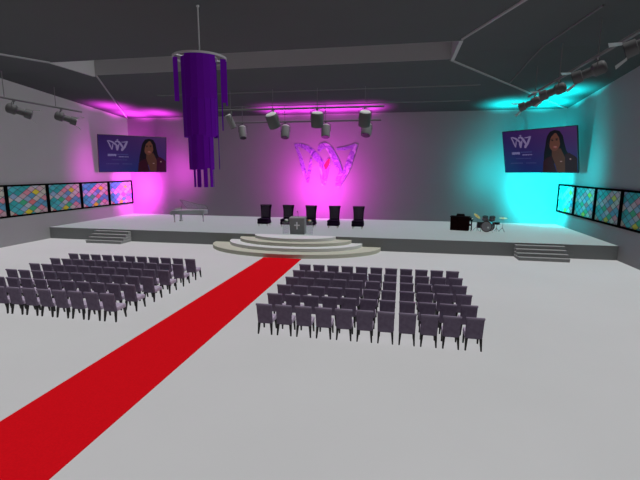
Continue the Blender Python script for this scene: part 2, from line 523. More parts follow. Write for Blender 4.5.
for x, lb in TH:
    t = make_throne() if pt is None else copy_tree(pt)
    pt = pt or t
    t.location = (x, 30.86, ST_Z)
    t['label'] = 'black tufted high-back chair, ' + lb

# ------------------------------------------------------------------ podium
PX, PY = -0.09, 27.02
pz = 0.844
t = thing('podium', 'grey podium with a white cross at the head of the round steps', 'podium', (PX, PY, pz))
b = BM(); add(b, [(-.49, -.03, .0), (.50, -.03, 0), (.50, .50, 0), (-.49, .50, 0), (-.53, -.08, 1.08), (.51, -.08, 1.08), (.51, .52, 1.08), (-.53, .52, 1.08)], BOXF)
obj('body', b, M['podium'], t)
b = BM(); hexa(b, [(-.55, -.10, 1.08), (.53, -.10, 1.08), (.53, .54, 1.08), (-.55, .54, 1.08)], [(-.55, -.10, 1.10), (.53, -.10, 1.10), (.53, .54, 1.16), (-.55, .54, 1.16)])
obj('top', b, M['podium'], t)
b = BM()
def fy(z): return -.03 - .05 * z / 1.12
hexa(b, [(-.04, fy(.34) - .02, .34), (.04, fy(.34) - .02, .34), (.04, fy(.34) + .01, .34), (-.04, fy(.34) + .01, .34)],
     [(-.04, fy(.84) - .02, .84), (.04, fy(.84) - .02, .84), (.04, fy(.84) + .01, .84), (-.04, fy(.84) + .01, .84)])
hexa(b, [(-.19, fy(.58) - .02, .58), (.19, fy(.58) - .02, .58), (.19, fy(.58) + .01, .58), (-.19, fy(.58) + .01, .58)],
     [(-.19, fy(.66) - .02, .66), (.19, fy(.66) - .02, .66), (.19, fy(.66) + .01, .66), (-.19, fy(.66) + .01, .66)])
o = obj('cross', b, M['cross'], t); o['label'] = 'white cross'
for sx in (-1, 1):
    b = BM(); box(b, sx * .58 if sx > 0 else -1.05, 1.05 if sx > 0 else -.58, .10, .14, 0, .78); box(b, sx * .58 if sx > 0 else -1.05, 1.05 if sx > 0 else -.58, .0, .36, .78, .80)
    o = obj('side_wing', b, M['acrylic'], t); o['label'] = 'clear side wing'
b = BM(); tube(b, [(0, .30, 1.139), (0, .28, 1.36), (0, .20, 1.48), (0, .14, 1.51)], .012, 6); lathe(b, (0, .15, 1.51), (0, -1, .15), [(0, .02), (.03, .04), (.10, .04), (.13, .02)], 8)
o = obj('microphone', b, M['mic'], None, True, (PX, PY, pz)); tag(o, 'black gooseneck microphone standing on the podium top', 'microphone')
def bouquet(x, mats, label):
    t = thing('flower_cluster', label, 'flowers', (PX + x, PY + .2, pz + .80))
    b = BM()
    for k in range(7):
        a = k * 0.9; sphere(b, (.09 * math.cos(a), .07 * math.sin(a), .05 + .02 * (k % 3)), .05, 1, 1, .6, 0, 6, 4)
    obj('leaves', b, M['leaf'], t)
    b = BM()
    for k, (dx_, dz_) in enumerate(((-.06, .14), (.03, .17), (.09, .12), (0, .10))):
        sphere(b, (dx_, -.03, dz_), .055, 1, 1, .8, 0 if k < 2 else 1, 7, 5)
    obj('blooms', b, mats, t)
bouquet(.80, [M['petal_orange'], M['petal_white']], 'small orange and white flower cluster on the right wing of the podium')
bouquet(-.80, [M['petal_white'], M['petal_white']], 'small white flower cluster on the left wing of the podium')

# ------------------------------------------------------------------ wall emblem (interlaced crown-like W)
STROKES = [  # polyline of (x, y, width) in crop pixels; crop scale 7.05, origin (280, 130)
    [(98, 92, 12), (150, 100, 26), (212, 130, 34), (265, 185, 40), (322, 245, 20)],
    [(104, 92, 16), (140, 180, 22), (163, 262, 24), (197, 372, 10)],
    [(222, 190, 10), (214, 262, 20), (197, 372, 14)],
    [(296, 215, 22), (306, 300, 34), (318, 392, 26)],
    [(356, 190, 10), (340, 250, 34), (320, 390, 18)],
    [(282, 142, 18), (292, 112, 34), (322, 100, 36), (352, 118, 36), (388, 175, 40), (424, 250, 36), (450, 318, 20)],
    [(548, 92, 26), (516, 180, 36), (482, 280, 38), (420, 402, 22)],
    [(445, 300, 30), (432, 350, 46), (416, 402, 24)],
    [(410, 126, 12), (475, 122, 22), (548, 98, 20)],
]
def ribbon(bm, pts, width, P, nrm, depth, d0, mi=0):
    """pts in 2-D; P maps (x, y, d) to 3-D"""
    n = len(pts); L, R = [], []
    for i in range(n):
        a = pts[max(i - 1, 0)]; c = pts[min(i + 1, n - 1)]
        d = V((c[0] - a[0], c[1] - a[1])).normalized(); nn = V((-d.y, d.x)); w = pts[i][2] * width / 2
        L.append((pts[i][0] + nn.x * w, pts[i][1] + nn.y * w)); R.append((pts[i][0] - nn.x * w, pts[i][1] - nn.y * w))
    for i in range(n - 1):
        q = [L[i], L[i + 1], R[i + 1], R[i]]
        vs = [P(x, y, d0) for x, y in q] + [P(x, y, d0 + depth) for x, y in q]
        add(bm, vs, BOXF, mi)
def subdiv(pts, k=4):
    out = []
    for i in range(len(pts) - 1):
        p0 = pts[max(i - 1, 0)]; p1 = pts[i]; p2 = pts[i + 1]; p3 = pts[min(i + 2, len(pts) - 1)]
        for s in range(k):
            u = s / k
            out.append(tuple(0.5 * (2 * p1[c] + (p2[c] - p0[c]) * u + (2 * p0[c] - 5 * p1[c] + 4 * p2[c] - p3[c]) * u * u + (3 * p1[c] - p0[c] - 3 * p2[c] + p3[c]) * u ** 3) for c in range(3)))
    out.append(pts[-1]); return out
# crop (100,92) -> x -2.75, z 7.47 ; (548,94) -> x 2.98 ; bottom (320,390) z 3.62
kx = 5.73 / 448.0 * .945; kz = (7.45 - 3.62) / 298.0 * .92
def PE(x, y, d):
    return (-2.70 + (x - 100) * kx, YB - d, 7.33 - (y - 92) * kz)
b = BM()
for i, s in enumerate(STROKES):
    ribbon(b, subdiv(s), 1.15, PE, None, 0.05 + 0.005 * i, 0.0)
em = obj('wall_emblem', b, M['marble']); tag(em, 'large purple marbled crown-shaped letter emblem on the wall behind the stage', 'emblem')
b = BM(); ribbon(b, [(357, 195, 6), (347, 222, 26), (334, 248, 34), (330, 275, 8)], 1.0, PE, None, .105, 0.0)
o = obj('rose_patch', b, M['emblem_red'], em); o['label'] = 'rose red patch in the middle of the emblem'

# ------------------------------------------------------------------ screens
def screen_gradient():
    m = emat('screen_backdrop', (0.03, 0.02, 0.10)); nt = m.node_tree; bs = nt.nodes['Principled BSDF']
    tc = nt.nodes.new('ShaderNodeTexCoord'); sp = nt.nodes.new('ShaderNodeSeparateXYZ')
    nt.links.new(tc.outputs['Object'], sp.inputs[0])
    def ramp(src, lo, hi):
        r = nt.nodes.new('ShaderNodeMapRange'); r.inputs['From Min'].default_value = lo; r.inputs['From Max'].default_value = hi
        nt.links.new(src, r.inputs['Value']); return r.outputs['Result']
    fx = ramp(sp.outputs['X'], -2.8, 2.8); fz = ramp(sp.outputs['Z'], -1.6, 1.6)
    nz = nt.nodes.new('ShaderNodeTexNoise'); nz.inputs['Scale'].default_value = 0.7; nt.links.new(tc.outputs['Object'], nz.inputs['Vector'])
    m1 = nt.nodes.new('ShaderNodeMix'); m1.data_type = 'RGBA'; m1.inputs['A'].default_value = lin((14, 34, 84)) + (1,); m1.inputs['B'].default_value = lin((36, 18, 66)) + (1,)
    m2 = nt.nodes.new('ShaderNodeMix'); m2.data_type = 'RGBA'; m2.inputs['B'].default_value = lin((62, 34, 80)) + (1,)
    mu = nt.nodes.new('ShaderNodeMath'); mu.operation = 'MULTIPLY'
    nt.links.new(fz, m1.inputs['Factor']); nt.links.new(m1.outputs['Result'], m2.inputs['A'])
    nt.links.new(fx, mu.inputs[0]); nt.links.new(fz, mu.inputs[1]); nt.links.new(mu.outputs[0], m2.inputs['Factor'])
    nt.links.new(m2.outputs['Result'], bs.inputs['Emission Color'])
    return m
SG = screen_gradient()
EM = dict(hair=emat('screen_hair', lin((14, 9, 17))), skin=emat('screen_skin', lin((78, 46, 38))), skin2=emat('screen_chest', lin((64, 38, 31))),
          jacket=emat('screen_jacket', lin((36, 8, 20))), lip=emat('screen_lips', lin((104, 42, 44))), tooth=emat('screen_smile', lin((110, 84, 78))), eye=emat('screen_eyes', lin((24, 14, 14))),
          logo=emat('screen_logo', lin((104, 92, 128))), text=emat('screen_text', lin((98, 94, 134))), text2=emat('screen_small_text', lin((50, 54, 98))),
          pin=emat('screen_pin', lin((120, 95, 95))))
def make_screen(c, yaw, tilt, w, label, wall):
    t = thing('wall_screen', label, 'screen', c, group='screens hung across the stage corners')
    t.rotation_euler = (tilt, 0, yaw)
    h = w * 9 / 16
    b = BM(); box(b, -w / 2, w / 2, 0.0, .12, -h / 2, h / 2, 0, .015, 1); obj('casing', b, M['bezel'], t)
    bz = .04
    b = BM(); box(b, -w / 2 + bz, w / 2 - bz, -.006, 0.001, -h / 2 + bz, h / 2 - bz); obj('display', b, SG, t)
    W, H = w - 2 * bz, h - 2 * bz
    def Q(u, v): return ((u - .5) * W, (.5 - v) * H)
    def flat(name, polys, m, d, label=None):
        b = BM()
        for poly in polys:
            prism(b, [(Q(u, v)[0], -d, Q(u, v)[1]) for u, v in poly], (0, .002, 0))
        o = obj(name, b, m, t)
        if label: o['label'] = label
        return o
    def ell(cu, cv, ru, rv, n=22, rot=0):
        out = []
        for k in range(n):
            a = 2 * PI * k / n; x = math.cos(a) * ru; y = math.sin(a) * rv
            out.append((cu + x * math.cos(rot) - y * math.sin(rot) * 9 / 16, cv + x * math.sin(rot) * 16 / 9 + y * math.cos(rot)))
        return out
    flat('hair', [[(.635, .17), (.675, .075), (.735, .045), (.795, .075), (.832, .18), (.848, .34), (.868, .50), (.905, .62), (.88, .76), (.60, .82), (.575, .70), (.585, .55), (.605, .40), (.618, .27)]], EM['hair'], .009, 'long dark hair of the pictured person')
    flat('jacket', [[(.555, .995), (.57, .74), (.62, .66), (.68, .62), (.74, .995)], [(.845, .995), (.85, .60), (.90, .56), (.955, .62), (.995, .68), (.995, .995)]], EM['jacket'], .012, 'dark maroon jacket of the pictured person')
    flat('neckline', [[(.69, .46), (.80, .46), (.835, .60), (.865, .74), (.855, .995), (.745, .995), (.72, .80), (.685, .62)]], EM['skin2'], .011)
    flat('face', [ell(.727, .315, .072, .20, 26, .10)], EM['skin'], .014)
    flat('hair_front', [[(.655, .30), (.66, .16), (.70, .09), (.745, .09), (.72, .14), (.685, .20), (.668, .30), (.662, .42)], [(.745, .09), (.79, .14), (.81, .26), (.808, .44), (.795, .34), (.785, .22)]], EM['hair'], .016)
    flat('eyes', [ell(.700, .275, .014, .016, 10), ell(.755, .265, .014, .016, 10), [(.682, .245), (.715, .235), (.715, .243), (.683, .255)], [(.74, .23), (.775, .235), (.774, .245), (.74, .24)]], EM['eye'], .0165)
    flat('lips', [ell(.734, .425, .030, .030, 14, .08)], EM['lip'], .0165)
    flat('smile', [ell(.734, .421, .022, .014, 12, .08)], EM['tooth'], .018)
    flat('pin', [ell(.915, .70, .012, .018, 8), ell(.80, .75, .016, .014, 8)], EM['pin'], .0165)
    # crown-like emblem
    b = BM()
    def PL(x, y, d):
        u = .125 + (x - 100) / 450 * .285; v = .145 + (y - 92) / 310 * .27
        q = Q(u, v); return (q[0], -.008 - d, q[1])
    for i, s in enumerate(STROKES):
        ribbon(b, [(x, y, wd * 1.35) for x, y, wd in s], 1.0, PL, None, .001 + .0003 * i, 0)
    ribbon(b, [(325, 40, 14), (325, 100, 18)], 1.0, PL, None, .001, 0); ribbon(b, [(300, 58, 14), (350, 58, 14)], 1.0, PL, None, .001, 0)
    o = obj('emblem', b, EM['logo'], t); o['label'] = 'pale crown-shaped emblem'
    def dashes(name, u0, u1, v, hh, m, seed, gap=.006):
        rnd = random.Random(seed); u = u0; ps = []
        while u < u1:
            l = rnd.uniform(.006, .018); ps.append([(u, v), (min(u + l, u1), v), (min(u + l, u1), v + hh * rnd.uniform(.7, 1)), (u, v + hh)]); u += l + gap * rnd.uniform(.4, 1)
        flat(name, ps, m, .009)
    dashes('bold_text_line', .125, .245, .505, .062, EM['text'], 1, .003)
    dashes('text_line', .26, .42, .50, .028, EM['text2'], 2); dashes('text_line', .28, .42, .565, .026, EM['text'], 3)
    dashes('text_line', .18, .40, .655, .018, EM['text2'], 4); dashes('text_line', .10, .28, .765, .022, EM['text2'], 5); dashes('text_line', .33, .47, .765, .022, EM['text2'], 6)
    # bracket from the casing back into the corner of the room
    b = BM(); box(b, -.5, .5, .12, .20, -.4, .4)
    Mw = (Matrix.Translation(V(c)) @ Matrix.Rotation(yaw, 4, 'Z') @ Matrix.Rotation(tilt, 4, 'X')).inverted()
    for dz_ in (-.25, .25):
        for q in (.3, -.3):
            p0 = Mw.inverted() @ V((q, .16, dz_)); wallpt = V(wall[0 if q < 0 else 1]); wallpt.z = p0.z
            cyl(b, V((q, .16, dz_)), Mw @ wallpt, .035, None, 8)
    o = obj('mounting_bracket', b, M['bezel'], t)
    return t
make_screen((-16.40, 33.45, 6.44), 0.837, 0.177, 5.62, 'dark wall screen showing a smiling person, in the magenta-lit left corner', [(-XW, 34.2, 6), (-16.6, YB, 6)])
make_screen((16.34, 33.5, 6.53), -0.854, 0.233, 5.70, 'dark wall screen showing a smiling person, in the cyan-lit right corner', [(16.6, YB, 6), (XW, 34.2, 6)])

# ------------------------------------------------------------------ chandelier of purple strips
CY = 13.57
t = thing('chandelier', 'tall tiered chandelier of hanging purple strips under a steel ring', 'chandelier', (.03, CY, 4.5))
zr = 8.74 - 4.5
b = BM(); R0 = .855
N = 40
vs = []
for k in range(N):
    a = 2 * PI * k / N
    for r, z in ((R0 - .03, zr - .03), (R0 + .02, zr - .03), (R0 + .02, zr + .03), (R0 - .03, zr + .03)):
        vs.append((r * math.cos(a), r * math.sin(a), z))
fs = []
for k in range(N):
    for j in range(4):
        fs.append((k * 4 + j, k * 4 + (j + 1) % 4, ((k + 1) % N) * 4 + (j + 1) % 4, ((k + 1) % N) * 4 + j))
add(b, vs, fs); obj('ring', b, M['ring'], t)
b = BM()
for rr in (.56, .41, .32):
    tube(b, [(rr * math.cos(2 * PI * k / 24), rr * math.sin(2 * PI * k / 24), zr) for k in range(24)], .018, 6, 0, True)
for k in range(4):
    a = PI / 4 + k * PI / 2; cyl(b, (0, 0, zr), (R0 * math.cos(a), R0 * math.sin(a), zr), .016, None, 6)
obj('inner_frame', b, M['ring'], t)
b = BM(); cyl(b, (0, 0, zr - .02), (0, 0, zroof(CY) - 4.5), .024, None, 8); cyl(b, (0, 0, zroof(CY) - 4.5 - .05), (0, 0, zroof(CY) - 4.5), .05, None, 12); obj('suspension_rod', b, M['ring'], t)
TURN = .4538
def strip(r, a, zb, w, ox=0.0):
    b = BM(); Mx = Matrix.Rotation(TURN, 4, 'Z') @ Matrix.Translation((ox, 0, 0)) @ Matrix.Rotation(a, 4, 'Z') @ Matrix.Translation((r, 0, 0))
    box(b, -.008, .008, -w / 2, w / 2, zb - 4.5, zr - .02, 0, 0, 2, Mx)
    obj('purple_strip', b, M['purple'], t)
def flat_strip(x, y, zb, w, rz=0.0):
    b = BM(); Mx = Matrix.Rotation(TURN, 4, 'Z') @ Matrix.Translation((x, y, 0)) @ Matrix.Rotation(rz, 4, 'Z')
    box(b, -w / 2, w / 2, -.008, .008, zb - 4.5, zr - .02, 0, 0, 2, Mx)
    obj('purple_strip', b, M['purple'], t)
# outer curtain: short strips, open at both sides
for k in range(5):
    strip(.82, -PI / 2 + (k - 2) * .24, 7.36 + .03 * math.sin(k * 2.3), .20)
    strip(.82, PI / 2 + (k - 2) * .24, 7.40, .20)
flat_strip(-.775, -.10, 7.33, .15, .1); flat_strip(.735, -.20, 7.33, .19, .2); flat_strip(.835, .05, 7.27, .06, .5)
flat_strip(.68, .18, 6.45, .045); flat_strip(.52, .30, 5.12, .03)
for k in range(16):
    strip(.545, -PI / 2 + .08 + 2 * PI * k / 16, 6.19 + (.06 if k % 3 == 0 else 0), .205, -.06)
for k in range(12):
    strip(.40, -PI / 2 - .1 + 2 * PI * k / 12, 5.11 + (.05 if k % 4 == 1 else 0), .195, -.07)
for k in range(9):
    strip(.325, -PI / 2 + .17 + 2 * PI * k / 9, 4.52, .135, -.02)

# ------------------------------------------------------------------ lighting rigs
def rig(name, label, a, c, xs, axis):
    """pipe from a to c with drop rods at positions xs along axis"""
    a = V(a); c = V(c)
    t = thing(name, label, 'lighting pipe', tuple((a + c) / 2))
    o0 = (a + c) / 2
    b = BM(); cyl(b, a - o0, c - o0, .065, None, 10); obj('pipe', b, M['pipe'], t, True)
    for q in xs:
        p = a.copy(); p[axis] = q
        b = BM(); cyl(b, p - o0, V((p.x, p.y, zroof(p.y) - .002)) - o0, .022, None, 6); obj('drop_rod', b, M['pipe'], t)
    return t
AZ, BZ = 9.26, 8.88
rig('lighting_pipe', 'grey lighting pipe hung across the stage front ceiling, nearer of the two', (-6.2, 28.7, AZ), (5.4, 28.7, AZ), (-5.3, -2.2, .93, 4.15), 0)
rig('lighting_pipe', 'grey lighting pipe hung across the stage ceiling, farther of the two', (-6.7, 33.0, BZ), (5.0, 33.0, BZ), (-6.1, -2.55, .72, 3.9), 0)
rig('lighting_pipe', 'long grey lighting pipe hung along the right wall', (13.8, 27.2, 9.38), (13.8, 6.0, 9.38), (26.0, 22.3, 18.3, 14.4, 10.5), 1)
rig('lighting_pipe', 'long grey lighting pipe hung along the left wall', (-17.2, 28.6, 9.4), (-17.2, 8.0, 9.4), (26.2, 22.3, 18.3, 14.4), 1)

def stage_can(p, d, r, h, label, group, drop=.35, body='can'):
    """can light below the pipe point p, aimed along d"""
    p = V(p); d = V(d).normalized()
    t = thing('stage_light', label, 'stage light', tuple(p), 0, group)
    c = V((0, 0, -drop - h * .45))
    b = BM(); lathe(b, c - d * h * .5, d, [(0, r * .78), (.05, r * .95), (.09, r), (h - .06, r), (h, r * .96)], 18)
    can = obj('can', b, M[body], t, True)
    b = BM(); lathe(b, c - d * (h * .5 + .03), d, [(0, r * .78), (.06, r * .9)], 18); obj('cap', b, M['can_cap_sunlit'], can)
    b = BM(); cyl(b, c + d * (h * .5 - .01), c + d * (h * .5 + .02), r * .86, None, 18); obj('lens', b, M['lens'], can)
    x = d.cross(V((0, 0, 1))); x = V((1, 0, 0)) if x.length < .2 else x.normalized()
    b = BM(); ra = r + .035
    tube(b, [c + x * ra, V((x.x * ra, x.y * ra, -drop * .75)), V((x.x * ra * .4, x.y * ra * .4, -.12)), V((-x.x * ra * .4, -x.y * ra * .4, -.12)), V((-x.x * ra, -x.y * ra, -drop * .75)), c - x * ra], .022, 6)
    obj('yoke', b, M['can_dark'], t)
    b = BM(); box(b, -.06, .06, -.06, .06, -.16, -.064, 0, .01, 1); obj('clamp', b, M['can_dark'], t)
g1 = 'stage lights on the nearer pipe'; g2 = 'stage lights on the farther pipe'
stage_can((-5.3, 28.7, AZ), (.35, .3, -1), .22, .95, 'grey stage light on the nearer pipe, half behind the purple chandelier', g1)
stage_can((-2.2, 28.7, AZ), (.22, .55, -1), .42, .95, 'grey stage light on the nearer pipe, just right of the chandelier', g1, body='can_body')
stage_can((.93, 28.7, AZ), (-.05, .30, -1), .42, .95, 'grey stage light on the nearer pipe above the middle of the wall emblem', g1, body='can_body')
stage_can((4.15, 28.7, AZ), (-.1, .42, -1), .40, .95, 'grey stage light at the right end of the nearer pipe', g1, body='can_body')
stage_can((-6.1, 33.0, BZ), (.20, -.38, -1), .30, .95, 'grey stage light at the left end of the farther pipe', g2)
stage_can((-2.52, 33.0, BZ), (0, -.40, -1), .34, .95, 'grey stage light on the farther pipe, above the left arm of the emblem', g2)
stage_can((.74, 33.0, BZ), (.05, -.40, -1), .34, .95, 'grey stage light on the farther pipe, above the middle of the emblem', g2)
stage_can((3.92, 33.0, BZ), (-.15, -.45, -1), .40, .85, 'grey stage light at the right end of the farther pipe', g2)

def profile_spot(p, d, label, group, s=1.22):
    p = V(p); d = V(d).normalized()
    t = thing('profile_spotlight', label, 'spotlight', tuple(p), 0, group)
    c = V((d.x * .22, d.y * .22, -.56 * s))
    b = BM(); lathe(b, c - d * .55 * s, d, [(0, .10 * s), (.04 * s, .20 * s), (.12 * s, .25 * s), (.42 * s, .25 * s), (.50 * s, .17 * s), (.80 * s, .17 * s), (.82 * s, .23 * s), (1.12 * s, .25 * s)], 16)
    body = obj('barrel', b, M['can_dark'], t, True)
    b = BM(); cyl(b, c + d * (.55 * s), c + d * (.585 * s), .21 * s, None, 16); obj('lens', b, M['lens'], body)
    x = d.cross(V((0, 0, 1))).normalized(); u = x.cross(d)
    e = c + d * .57 * s
    for sg, nm in ((-1, 'lower'), (1, 'upper')):
        b = BM(); q = [e + u * sg * .24 * s - x * .18 * s, e + u * sg * .24 * s + x * .18 * s, e + u * sg * .36 * s + d * .32 * s + x * .26 * s, e + u * sg * .36 * s + d * .32 * s - x * .26 * s]
        prism(b, q, u * .012); o = obj('barn_door', b, M['flap'], t)
    b = BM(); cc = c - d * .25 * s; rr = .29 * s
    tube(b, [cc + x * rr, V((cc.x + x.x * rr, cc.y + x.y * rr, -.22 * s)), V((x.x * rr * .4, x.y * rr * .4, -.1)), V((-x.x * rr * .4, -x.y * rr * .4, -.1)), V((cc.x - x.x * rr, cc.y - x.y * rr, -.22 * s)), cc - x * rr], .024, 6)
    obj('yoke', b, M['can_dark'], t)
    b = BM(); box(b, -.06, .06, -.06, .06, -.16, -.064, 0, .01, 1); obj('clamp', b, M['can_dark'], t)
gr = 'spotlights along the right wall'; gl = 'spotlights along the left wall'
for y, lb in ((26.0, 'farthest of the right wall row, nearest the stage'), (22.3, 'second from the stage in the right wall row'), (18.3, 'third from the stage in the right wall row'), (14.4, 'nearest the viewer in the right wall row')):
    profile_spot((13.8, y, 9.38), (-.88, .42, -.34), 'dark spotlight with flaps, ' + lb, gr, 1.0)
for y, lb in ((26.65, 'nearer the stage of the two on the left wall'), (22.9, 'farther from the stage of the two on the left wall')):
    profile_spot((-17.2, y, 9.4), (.74, .62, -.30), 'dark spotlight with flaps, ' + lb, gl)

# ------------------------------------------------------------------ grand piano
t = thing('grand_piano', 'silver grand piano with a clear raised lid at the left of the stage', 'piano', (-10.47, 31.9, ST_Z))
t.scale = (.92, .95, .93)
def outline():
    # x: keyboard end (-) to tail (+); y: straight side at +0.75, curved side towards the hall
    pts = [(-1.42, -.80), (-.85, -.80)]
    for k in range(13):
        u = k / 12; x = -.85 + u * 2.05; y = -.80 + .80 * (3 * u * u - 2 * u ** 3)
        pts.append((x, y))
    for k in range(1, 7):
        a = -PI / 2 + PI * k / 6; pts.append((1.2 + .24 * math.cos(a), .375 + .375 * math.sin(a)))
    pts += [(-1.42, .75)]
    return pts
OL = outline()
b = BM(); prism(b, [(x, y, .72) for x, y in OL], (0, 0, .34)); body = obj('case', b, M['piano'], t)
b = BM(); box(b, -1.56, -1.30, -.80, .75, .66, .80, 0, .02, 1); box(b, -1.56, -1.42, -.80, -.72, .80, .98, 0, .01, 1); box(b, -1.56, -1.42, .67, .75, .80, .98, 0, .01, 1)
obj('key_bed', b, M['piano'], t)
b = BM(); box(b, -1.55, -1.42, -.70, .65, .80, .83); kb = obj('white_keys', b, M['ivory'], t)
b = BM()
for k in range(20):
    if k % 7 in (2, 6): continue
    y = -.66 + k * .066; box(b, -1.50, -1.425, y, y + .028, .83, .845)
obj('black_keys', b, M['keyblack'], kb)
lid = []
ang = math.radians(36)
for x, y in [(-.70, .75), (-.70, -.79)] + [q for q in OL[3:-1]]:
    dd = .75 - y; lid.append((x, .75 - dd * math.cos(ang), 1.075 + dd * math.sin(ang)))
b = BM(); prism(b, lid, (0, .02, .03)); lo = obj('lid', b, M['acrylic'], t); lo['label'] = 'clear raised lid'
b = BM(); tube(b, lid, .018, 6, 0, True); obj('lid_edge', b, M['can_dark'], lo)
b = BM(); cyl(b, (-.55, -.60, 1.05), (-.50, .75 - 1.35 * math.cos(ang), 1.075 + 1.35 * math.sin(ang)), .015, None, 6); obj('lid_prop', b, M['can_dark'], t)
b = BM(); box(b, -1.20, -1.16, -.60, .55, 1.05, 1.20); obj('music_desk', b, M['piano'], t)
for x, y in ((-1.22, -.62), (-1.22, .58), (1.05, .36)):
    b = BM(); lathe(b, (x, y, 0), (0, 0, 1), [(0, .05), (.05, .06), (.10, .035), (.55, .065), (.73, .09)], 10); obj('leg', b, M['piano'], t, True)
b = BM(); box(b, -.98, -.90, -.14, -.10, .12, .73); box(b, -.98, -.90, .10, .14, .12, .73); box(b, -1.02, -.86, -.18, .18, .04, .13); box(b, -1.12, -1.0, -.02, .02, .05, .07)
obj('pedal_lyre', b, M['piano'], t)

# ------------------------------------------------------------------ organ
t = thing('organ', 'dark maroon organ console on the stage beside the drum kit', 'organ', (10.97, 31.5, ST_Z), math.radians(-14))
b = BM(); box(b, -.66, .62, -.30, .30, 0, .98, 0, .02, 1); obj('cabinet', b, M['organ'], t)
b = BM(); box(b, -.70, .66, -.34, .34, .96, 1.02, 0, .015, 1); obj('top', b, M['organ_dark'], t)
b = BM(); add(b, [(-.30, -.22, 1.02), (.30, -.22, 1.02), (.30, .16, 1.02), (-.30, .16, 1.02), (-.24, -.14, 1.19), (.24, -.14, 1.19), (.24, .10, 1.19), (-.24, .10, 1.19)], BOXF); obj('music_rack', b, M['organ_dark'], t)
b = BM(); box(b, .60, .86, -.28, .28, .74, .86, 0, .015, 1); box(b, .60, .78, -.28, .28, .86, .94, 0, .015, 1); ks = obj('keyboard_shelf', b, M['organ_dark'], t)
b = BM(); box(b, .72, .85, -.25, .25, .86, .875); obj('keys', b, M['ivory'], ks)
b = BM(); box(b, .60, .80, -.26, .26, .38, .46); obj('knee_panel', b, M['organ_dark'], t)
for y in (-.24, .24):
    b = BM(); box(b, .76, .80, y - .025, y + .025, 0, .75); obj('leg', b, M['organ_dark'], t)

# ------------------------------------------------------------------ drum kit: each drum stands or clamps on its own hardware
kx0, ky0 = 12.82, 31.0
gk = 'drum kit on the stage'
t = thing('bass_drum', 'maroon bass drum with a grey front head, lying at the centre of the drum kit', 'drum', (kx0 - .04, ky0, ST_Z), math.radians(-30), gk)
b = BM(); lathe(b, (0, -.26, .40), (0, 1, 0), [(0, .36), (.52, .36)], 24); obj('shell', b, M['drum'], t, True)
b = BM(); lathe(b, (0, -.285, .40), (0, 1, 0), [(0, .395), (.05, .395)], 24); lathe(b, (0, .235, .40), (0, 1, 0), [(0, .395), (.05, .395)], 24); obj('hoop', b, M['drum'], t, True)
b = BM(); cyl(b, (0, -.295, .40), (0, -.284, .40), .335, None, 24); hd = obj('front_head', b, M['drum_head'], t)
b = BM(); cyl(b, (.13, -.30, .34), (.13, -.294, .34), .075, None, 14); o = obj('head_patch', b, M['drum_patch'], hd); o['label'] = 'round white patch'
for sx in (-1, 1):
    b = BM(); cyl(b, (sx * .30, -.15, .22), (sx * .46, -.28, 0), .014, None, 6); obj('spur', b, M['chrome'], t)
b = BM(); cyl(b, (0, 0, .75), (0, 0, .92), .02, None, 8); cyl(b, (-.05, 0, .92), (.05, 0, .92), .016, None, 8); obj('tom_holder', b, M['chrome'], t)
def tom(dx_, label):
    t = thing('rack_tom', label, 'drum', (kx0 + dx_, ky0 - .05, ST_Z + .86), 0, gk)
    b = BM(); d = V((0, -.38, 1)).normalized()
    lathe(b, (0, 0, .0), d, [(0, .185), (.24, .185)], 20); obj('shell', b, M['tom_shell'], t, True)
    b = BM(); lathe(b, V((0, 0, 0)) + d * .215, d, [(0, .197), (.03, .197)], 20); lathe(b, V((0, 0, 0)) - d * .01, d, [(0, .197), (.03, .197)], 20); obj('hoop', b, M['drum_black'], t, True)
    b = BM(); cyl(b, d * .246, d * .250, .18, None, 20); obj('head', b, M['drum_black'], t)
tom(-.27, 'dark rack tom mounted over the bass drum, the left of the pair')
tom(.20, 'dark rack tom mounted over the bass drum, the right of the pair')
t = thing('floor_tom', 'dark floor tom standing left of the bass drum', 'drum', (kx0 - .52, ky0 + .18, ST_Z), 0, gk)
b = BM(); lathe(b, (0, 0, .25), (0, 0, 1), [(0, .21), (.42, .21)], 20); obj('shell', b, M['drum_black'], t, True)
b = BM(); lathe(b, (0, 0, .655), (0, 0, 1), [(0, .222), (.03, .222)], 20); obj('hoop', b, M['drum'], t, True)
for k in range(3):
    a = k * 2 * PI / 3 + .5; b = BM(); cyl(b, (.225 * math.cos(a), .225 * math.sin(a), .5), (.25 * math.cos(a), .25 * math.sin(a), 0), .012, None, 6); obj('leg', b, M['chrome'], t)
t = thing('snare_drum', 'dark shallow snare drum on a stand right of the bass drum', 'drum', (kx0 + .60, ky0 + .20, ST_Z), 0, gk)
b = BM(); lathe(b, (0, 0, .52), (0, 0, 1), [(0, .19), (.15, .19)], 20); obj('shell', b, M['drum_black'], t, True)
b = BM(); lathe(b, (0, 0, .655), (0, 0, 1), [(0, .20), (.025, .20)], 20); obj('hoop', b, M['drum_black'], t, True)
b = BM(); cyl(b, (0, 0, .14), (0, 0, .52), .018, None, 8)
for k in range(3):
    a = k * 2 * PI / 3 + .2; cyl(b, (0, 0, .26), (.22 * math.cos(a), .22 * math.sin(a), 0), .012, None, 6)
obj('stand', b, M['chrome'], t)
